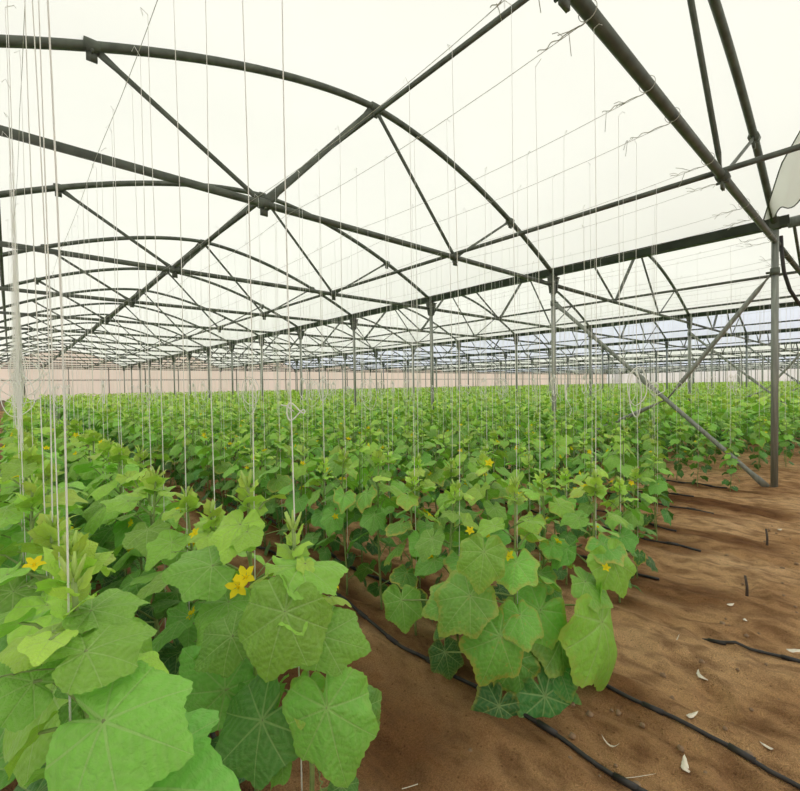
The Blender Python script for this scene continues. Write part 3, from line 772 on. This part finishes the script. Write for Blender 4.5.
# ------------------------------------------------------------------ drip hoses
def hose(x, y0, y1, lab, r=.009, seed=0, bury=None):
    rr = random.Random(seed); p = rr.uniform(0, 6)
    t = thing('drip_hose', lab, 'hose', (0, 0, 0), 0, 'black drip irrigation hoses')
    ys = np.arange(y0, y1, .06)
    xs = x + .025 * np.sin(ys * 2.2 + p) + .012 * np.sin(ys * 6 + p)
    zs = ground_h(xs, ys) + r * .8
    if bury: zs = zs - .05 * np.clip((ys - bury) / .15, 0, 1)
    b = MB(); b.tube(np.stack([xs, ys, zs], 1), r, 8); part('tube', b.mesh('hose_tube', M_HOSE), t)
    for k in range(int((y1 - y0) / .3)):
        i = int((.22 + .3 * k) / .06)
        if i + 2 < len(ys) and ys[i] < 6 and (not bury or ys[i] < bury):
            b = MB(); b.tube([(xs[i], ys[i] - .02, zs[i]), (xs[i + 1], ys[i + 1] + .0, zs[i + 1])], r * 1.45, 8)
            part('dripper', b.mesh('dripper', M_HOSE), t)
hose(1.56, .40, 9, 'black drip hose along the third row, crossing the path by the yellow-edged leaves', .009, 1)
hose(1.97, -.15, 9, 'black drip hose running out across the bare sand from the fourth row', .0085, 2)
hose(2.80, -.2, 9, 'black drip hose half buried in the bare sand by the fifth row', .0075, 3, .62)
for i in (0, 1, 5, 6, 7, 8, 9, 10):
    hose(ROWS[i] + .05, .9 if i < 2 else (1.05, 1.0, 1.3, 1.2, 1.5, 1.35)[i - 5], 8, f'black drip hose lying along the {nth(i + 1)} row', .009, 10 + i)

# ------------------------------------------------------------------ small things on the sand
def at(px, py, z=0.0):
    v = RIGHT * (px - 400) / f_px - UPV * (py - 395.5) / f_px + FWD
    k = (z - EYE) / v.z
    return Vector((v.x * k, v.y * k, z))
def stake(px, py, h, lean, lab):
    p = at(px, py); b = MB(); z = float(ground_h(p.x, p.y))
    b.tube([(0, 0, -.06), (lean * .5, 0, h * .5), (lean, .01, h)], [.009, .008, .007], 6)
    tag(link('wooden_stake', b.mesh('stake', M_STICK), None, (p.x, p.y, z)), lab, 'stake', 'stakes in the sand')
stake(747, 597, .13, .0, 'short dark stake standing in the open sand')
stake(767, 546, .13, .02, 'short brown stake in the sand in front of the nearest post')
def scrap(px, py, l, w, rot, lab, m=M_SCRAP, curl=.12, name='paper_scrap'):
    p = at(px, py); r = random.Random(px)
    if 'straw' in name: w *= .4; curl = .03
    l *= 1.25; w *= 1.1
    b = MB(); n = 7; V = []
    for i in range(n):
        t = i / (n - 1) * 2 - 1; ww = w * (1 - .45 * t - .5 * t * t) * r.uniform(.8, 1.15)
        for e in (-1, 1): V += [(l * t, ww * e, .004 + curl * l * t * t + .2 * ww * e), (l * t, ww * e, .003 + curl * l * t * t + .2 * ww * e)]
    F = []
    for i in range(n - 1):
        o = 4 * i; F += [(o, o+4, o+6, o+2), (o+1, o+3, o+7, o+5), (o, o+1, o+5, o+4), (o+2, o+6, o+7, o+3)]
    F += [(0, 2, 3, 1), (4*n-4, 4*n-3, 4*n-1, 4*n-2)]
    b.add(V, F)
    tag(link(name, b.mesh(name, m), None, (p.x, p.y, float(ground_h(p.x, p.y)) + .002), (0, 0, rot)), lab, 'scrap', 'scraps littering the sand')
scrap(685, 763, .032, .011, .3, 'white paper scrap beside the black hose at the lower edge')
scrap(610, 744, .026, .005, 1.6, 'thin curled white scrap on the path side of the black hose', curl=.8)
scrap(693, 717, .028, .007, -.3, 'pale flat scrap lying on the sand just beyond the black hose')
scrap(701, 666, .03, .018, .5, 'crumpled beige dry leaf in the middle of the open sand', name='dry_leaf')
scrap(795, 652, .03, .014, -.6, 'pale curled dry leaf at the far side of the buried hose', name='dry_leaf')
scrap(731, 610, .022, .007, -.4, 'small white scrap near the short dark stake', curl=.1)
scrap(780, 531, .02, .009, -.4, 'tiny white fleck on the dark sand near the nearest post')
scrap(766, 751, .016, .008, 1.3, 'beige flake on the sand near the corner', name='dry_leaf')
scrap(745, 623, .012, .008, .2, 'small white crumb below the short dark stake')
scrap(678, 637, .03, .004, .1, 'thin straw sliver on the trampled sand', name='straw_sliver')
scrap(640, 776, .05, .002, -.6, 'long pale straw on the sand under the black hose', name='straw_sliver')
scrap(418, 772, .05, .003, -.4, 'pale bent straw on the path between the rows', name='straw_sliver')
rs = random.Random(3)
for i in range(90):
    x = rs.uniform(1.0, 5.5); y = rs.uniform(-.1, .85) if x > 2 else rs.uniform(.35, 1.1)
    X, Y, d = view((x, y, 0))
    if not (380 < X < 800 and Y < 790): continue
    b = MB(); q = rs.uniform(.005, .016); n = 0
    bm_v = []
    for a in range(5):
        for c in range(8):
            th, ph = PI * (a + .5) / 5, 2 * PI * c / 8; k = q * rs.uniform(.75, 1.2)
            bm_v.append((k * math.sin(th) * math.cos(ph), k * math.sin(th) * math.sin(ph), k * .75 * math.cos(th)))
    F = [(a*8+c, a*8+(c+1) % 8, (a+1)*8+(c+1) % 8, (a+1)*8+c)[::-1] for a in range(4) for c in range(8)] + [tuple(range(8)), tuple(32 + c for c in range(8))[::-1]]
    b.add(bm_v, F)
    tag(link('soil_clod', b.mesh('clod', M_STONE), None, (x, y, float(ground_h(x, y)) + q * .3)), 'small brown clod lying on the loose sand', 'clod', 'clods on the sand')

# ------------------------------------------------------------------ slack film flap above the nearest post
def flap():
    t = thing('film_flap', 'slack flap of plastic film hanging loose above the nearest post', 'film', (0, 0, 0))
    n, m = 16, 9; V = []
    ts = [0, .45, .75, 1]
    T = [(7.08, 1.04, 2.06), (6.25, .77, 2.38), (5.9, .57, 2.55), (5.4, .4, 2.73)]
    B = [(7.0, .92, 2.05), (6.6, .76, 2.02), (6.2, .6, 1.97), (5.7, .45, 1.9)]
    ip = lambda q, k, u: np.interp(u, ts, [v[k] for v in q])
    for i in range(n):
        tq = i / (n - 1)
        for j in range(m):
            q = j / (m - 1); w_ = .05 * math.sin(PI * q) * math.sin(9 * tq + 2 * q)
            V.append((ip(T, 0, tq) * (1 - q) + ip(B, 0, tq) * q + w_, ip(T, 1, tq) * (1 - q) + ip(B, 1, tq) * q + w_, EYE - .06 + ip(T, 2, tq) * (1 - q) + (ip(B, 2, tq) + .05 * math.sin(8 * tq)) * q))
    F = [(i*m+j, i*m+j+1, (i+1)*m+j+1, (i+1)*m+j) for i in range(n-1) for j in range(m-1)]
    b = MB(); b.add(V, F); part('sheet', b.mesh('flap_sheet', M_FLAP), t)
    for j in (0, m - 1):
        b = MB(); b.tube([V[i*m+j] for i in range(n)], .007, 6); part('hem', b.mesh('flap_hem', M_STEEL), t)
flap()
b = MB(); b.tube([pt(*q) for q in ((781, 236, 5.6), (782, 255, 5.6), (784, 272, 5.6), (790, 290, 5.65), (799, 304, 5.7), (812, 312, 5.8))], .022, 8)
tag(link('drain_hose', b.mesh('drain_hose', M_HOSE)), 'dark hose curving down from the gutter behind the nearest post', 'hose')

# ------------------------------------------------------------------ light
w = bpy.data.worlds.new('overcast_sky'); sc.world = w; w.use_nodes = True
bg = w.node_tree.nodes['Background']
bg.inputs[0].default_value = (1.0, 1.0, .97, 1); bg.inputs[1].default_value = 1.2
sc.cycles.max_bounces = 12; sc.cycles.diffuse_bounces = 4; sc.cycles.transmission_bounces = 6

# ------------------------------------------------------------------ camera
cd = bpy.data.cameras.new('camera'); cam = bpy.data.objects.new('camera', cd); C.objects.link(cam)
cd.sensor_fit = 'HORIZONTAL'; cd.sensor_width = 36; cd.lens = f_px / 800 * 36; cd.clip_start = .05; cd.clip_end = 400
cam.matrix_world = Matrix(((RIGHT.x, UPV.x, -FWD.x, 0), (RIGHT.y, UPV.y, -FWD.y, 0), (RIGHT.z, UPV.z, -FWD.z, EYE), (0, 0, 0, 1)))
sc.camera = cam
vs = sc.view_settings
vs.view_transform = 'Standard'; vs.look = 'None'; vs.gamma = 1; vs.use_curve_mapping = False; vs.exposure = .12
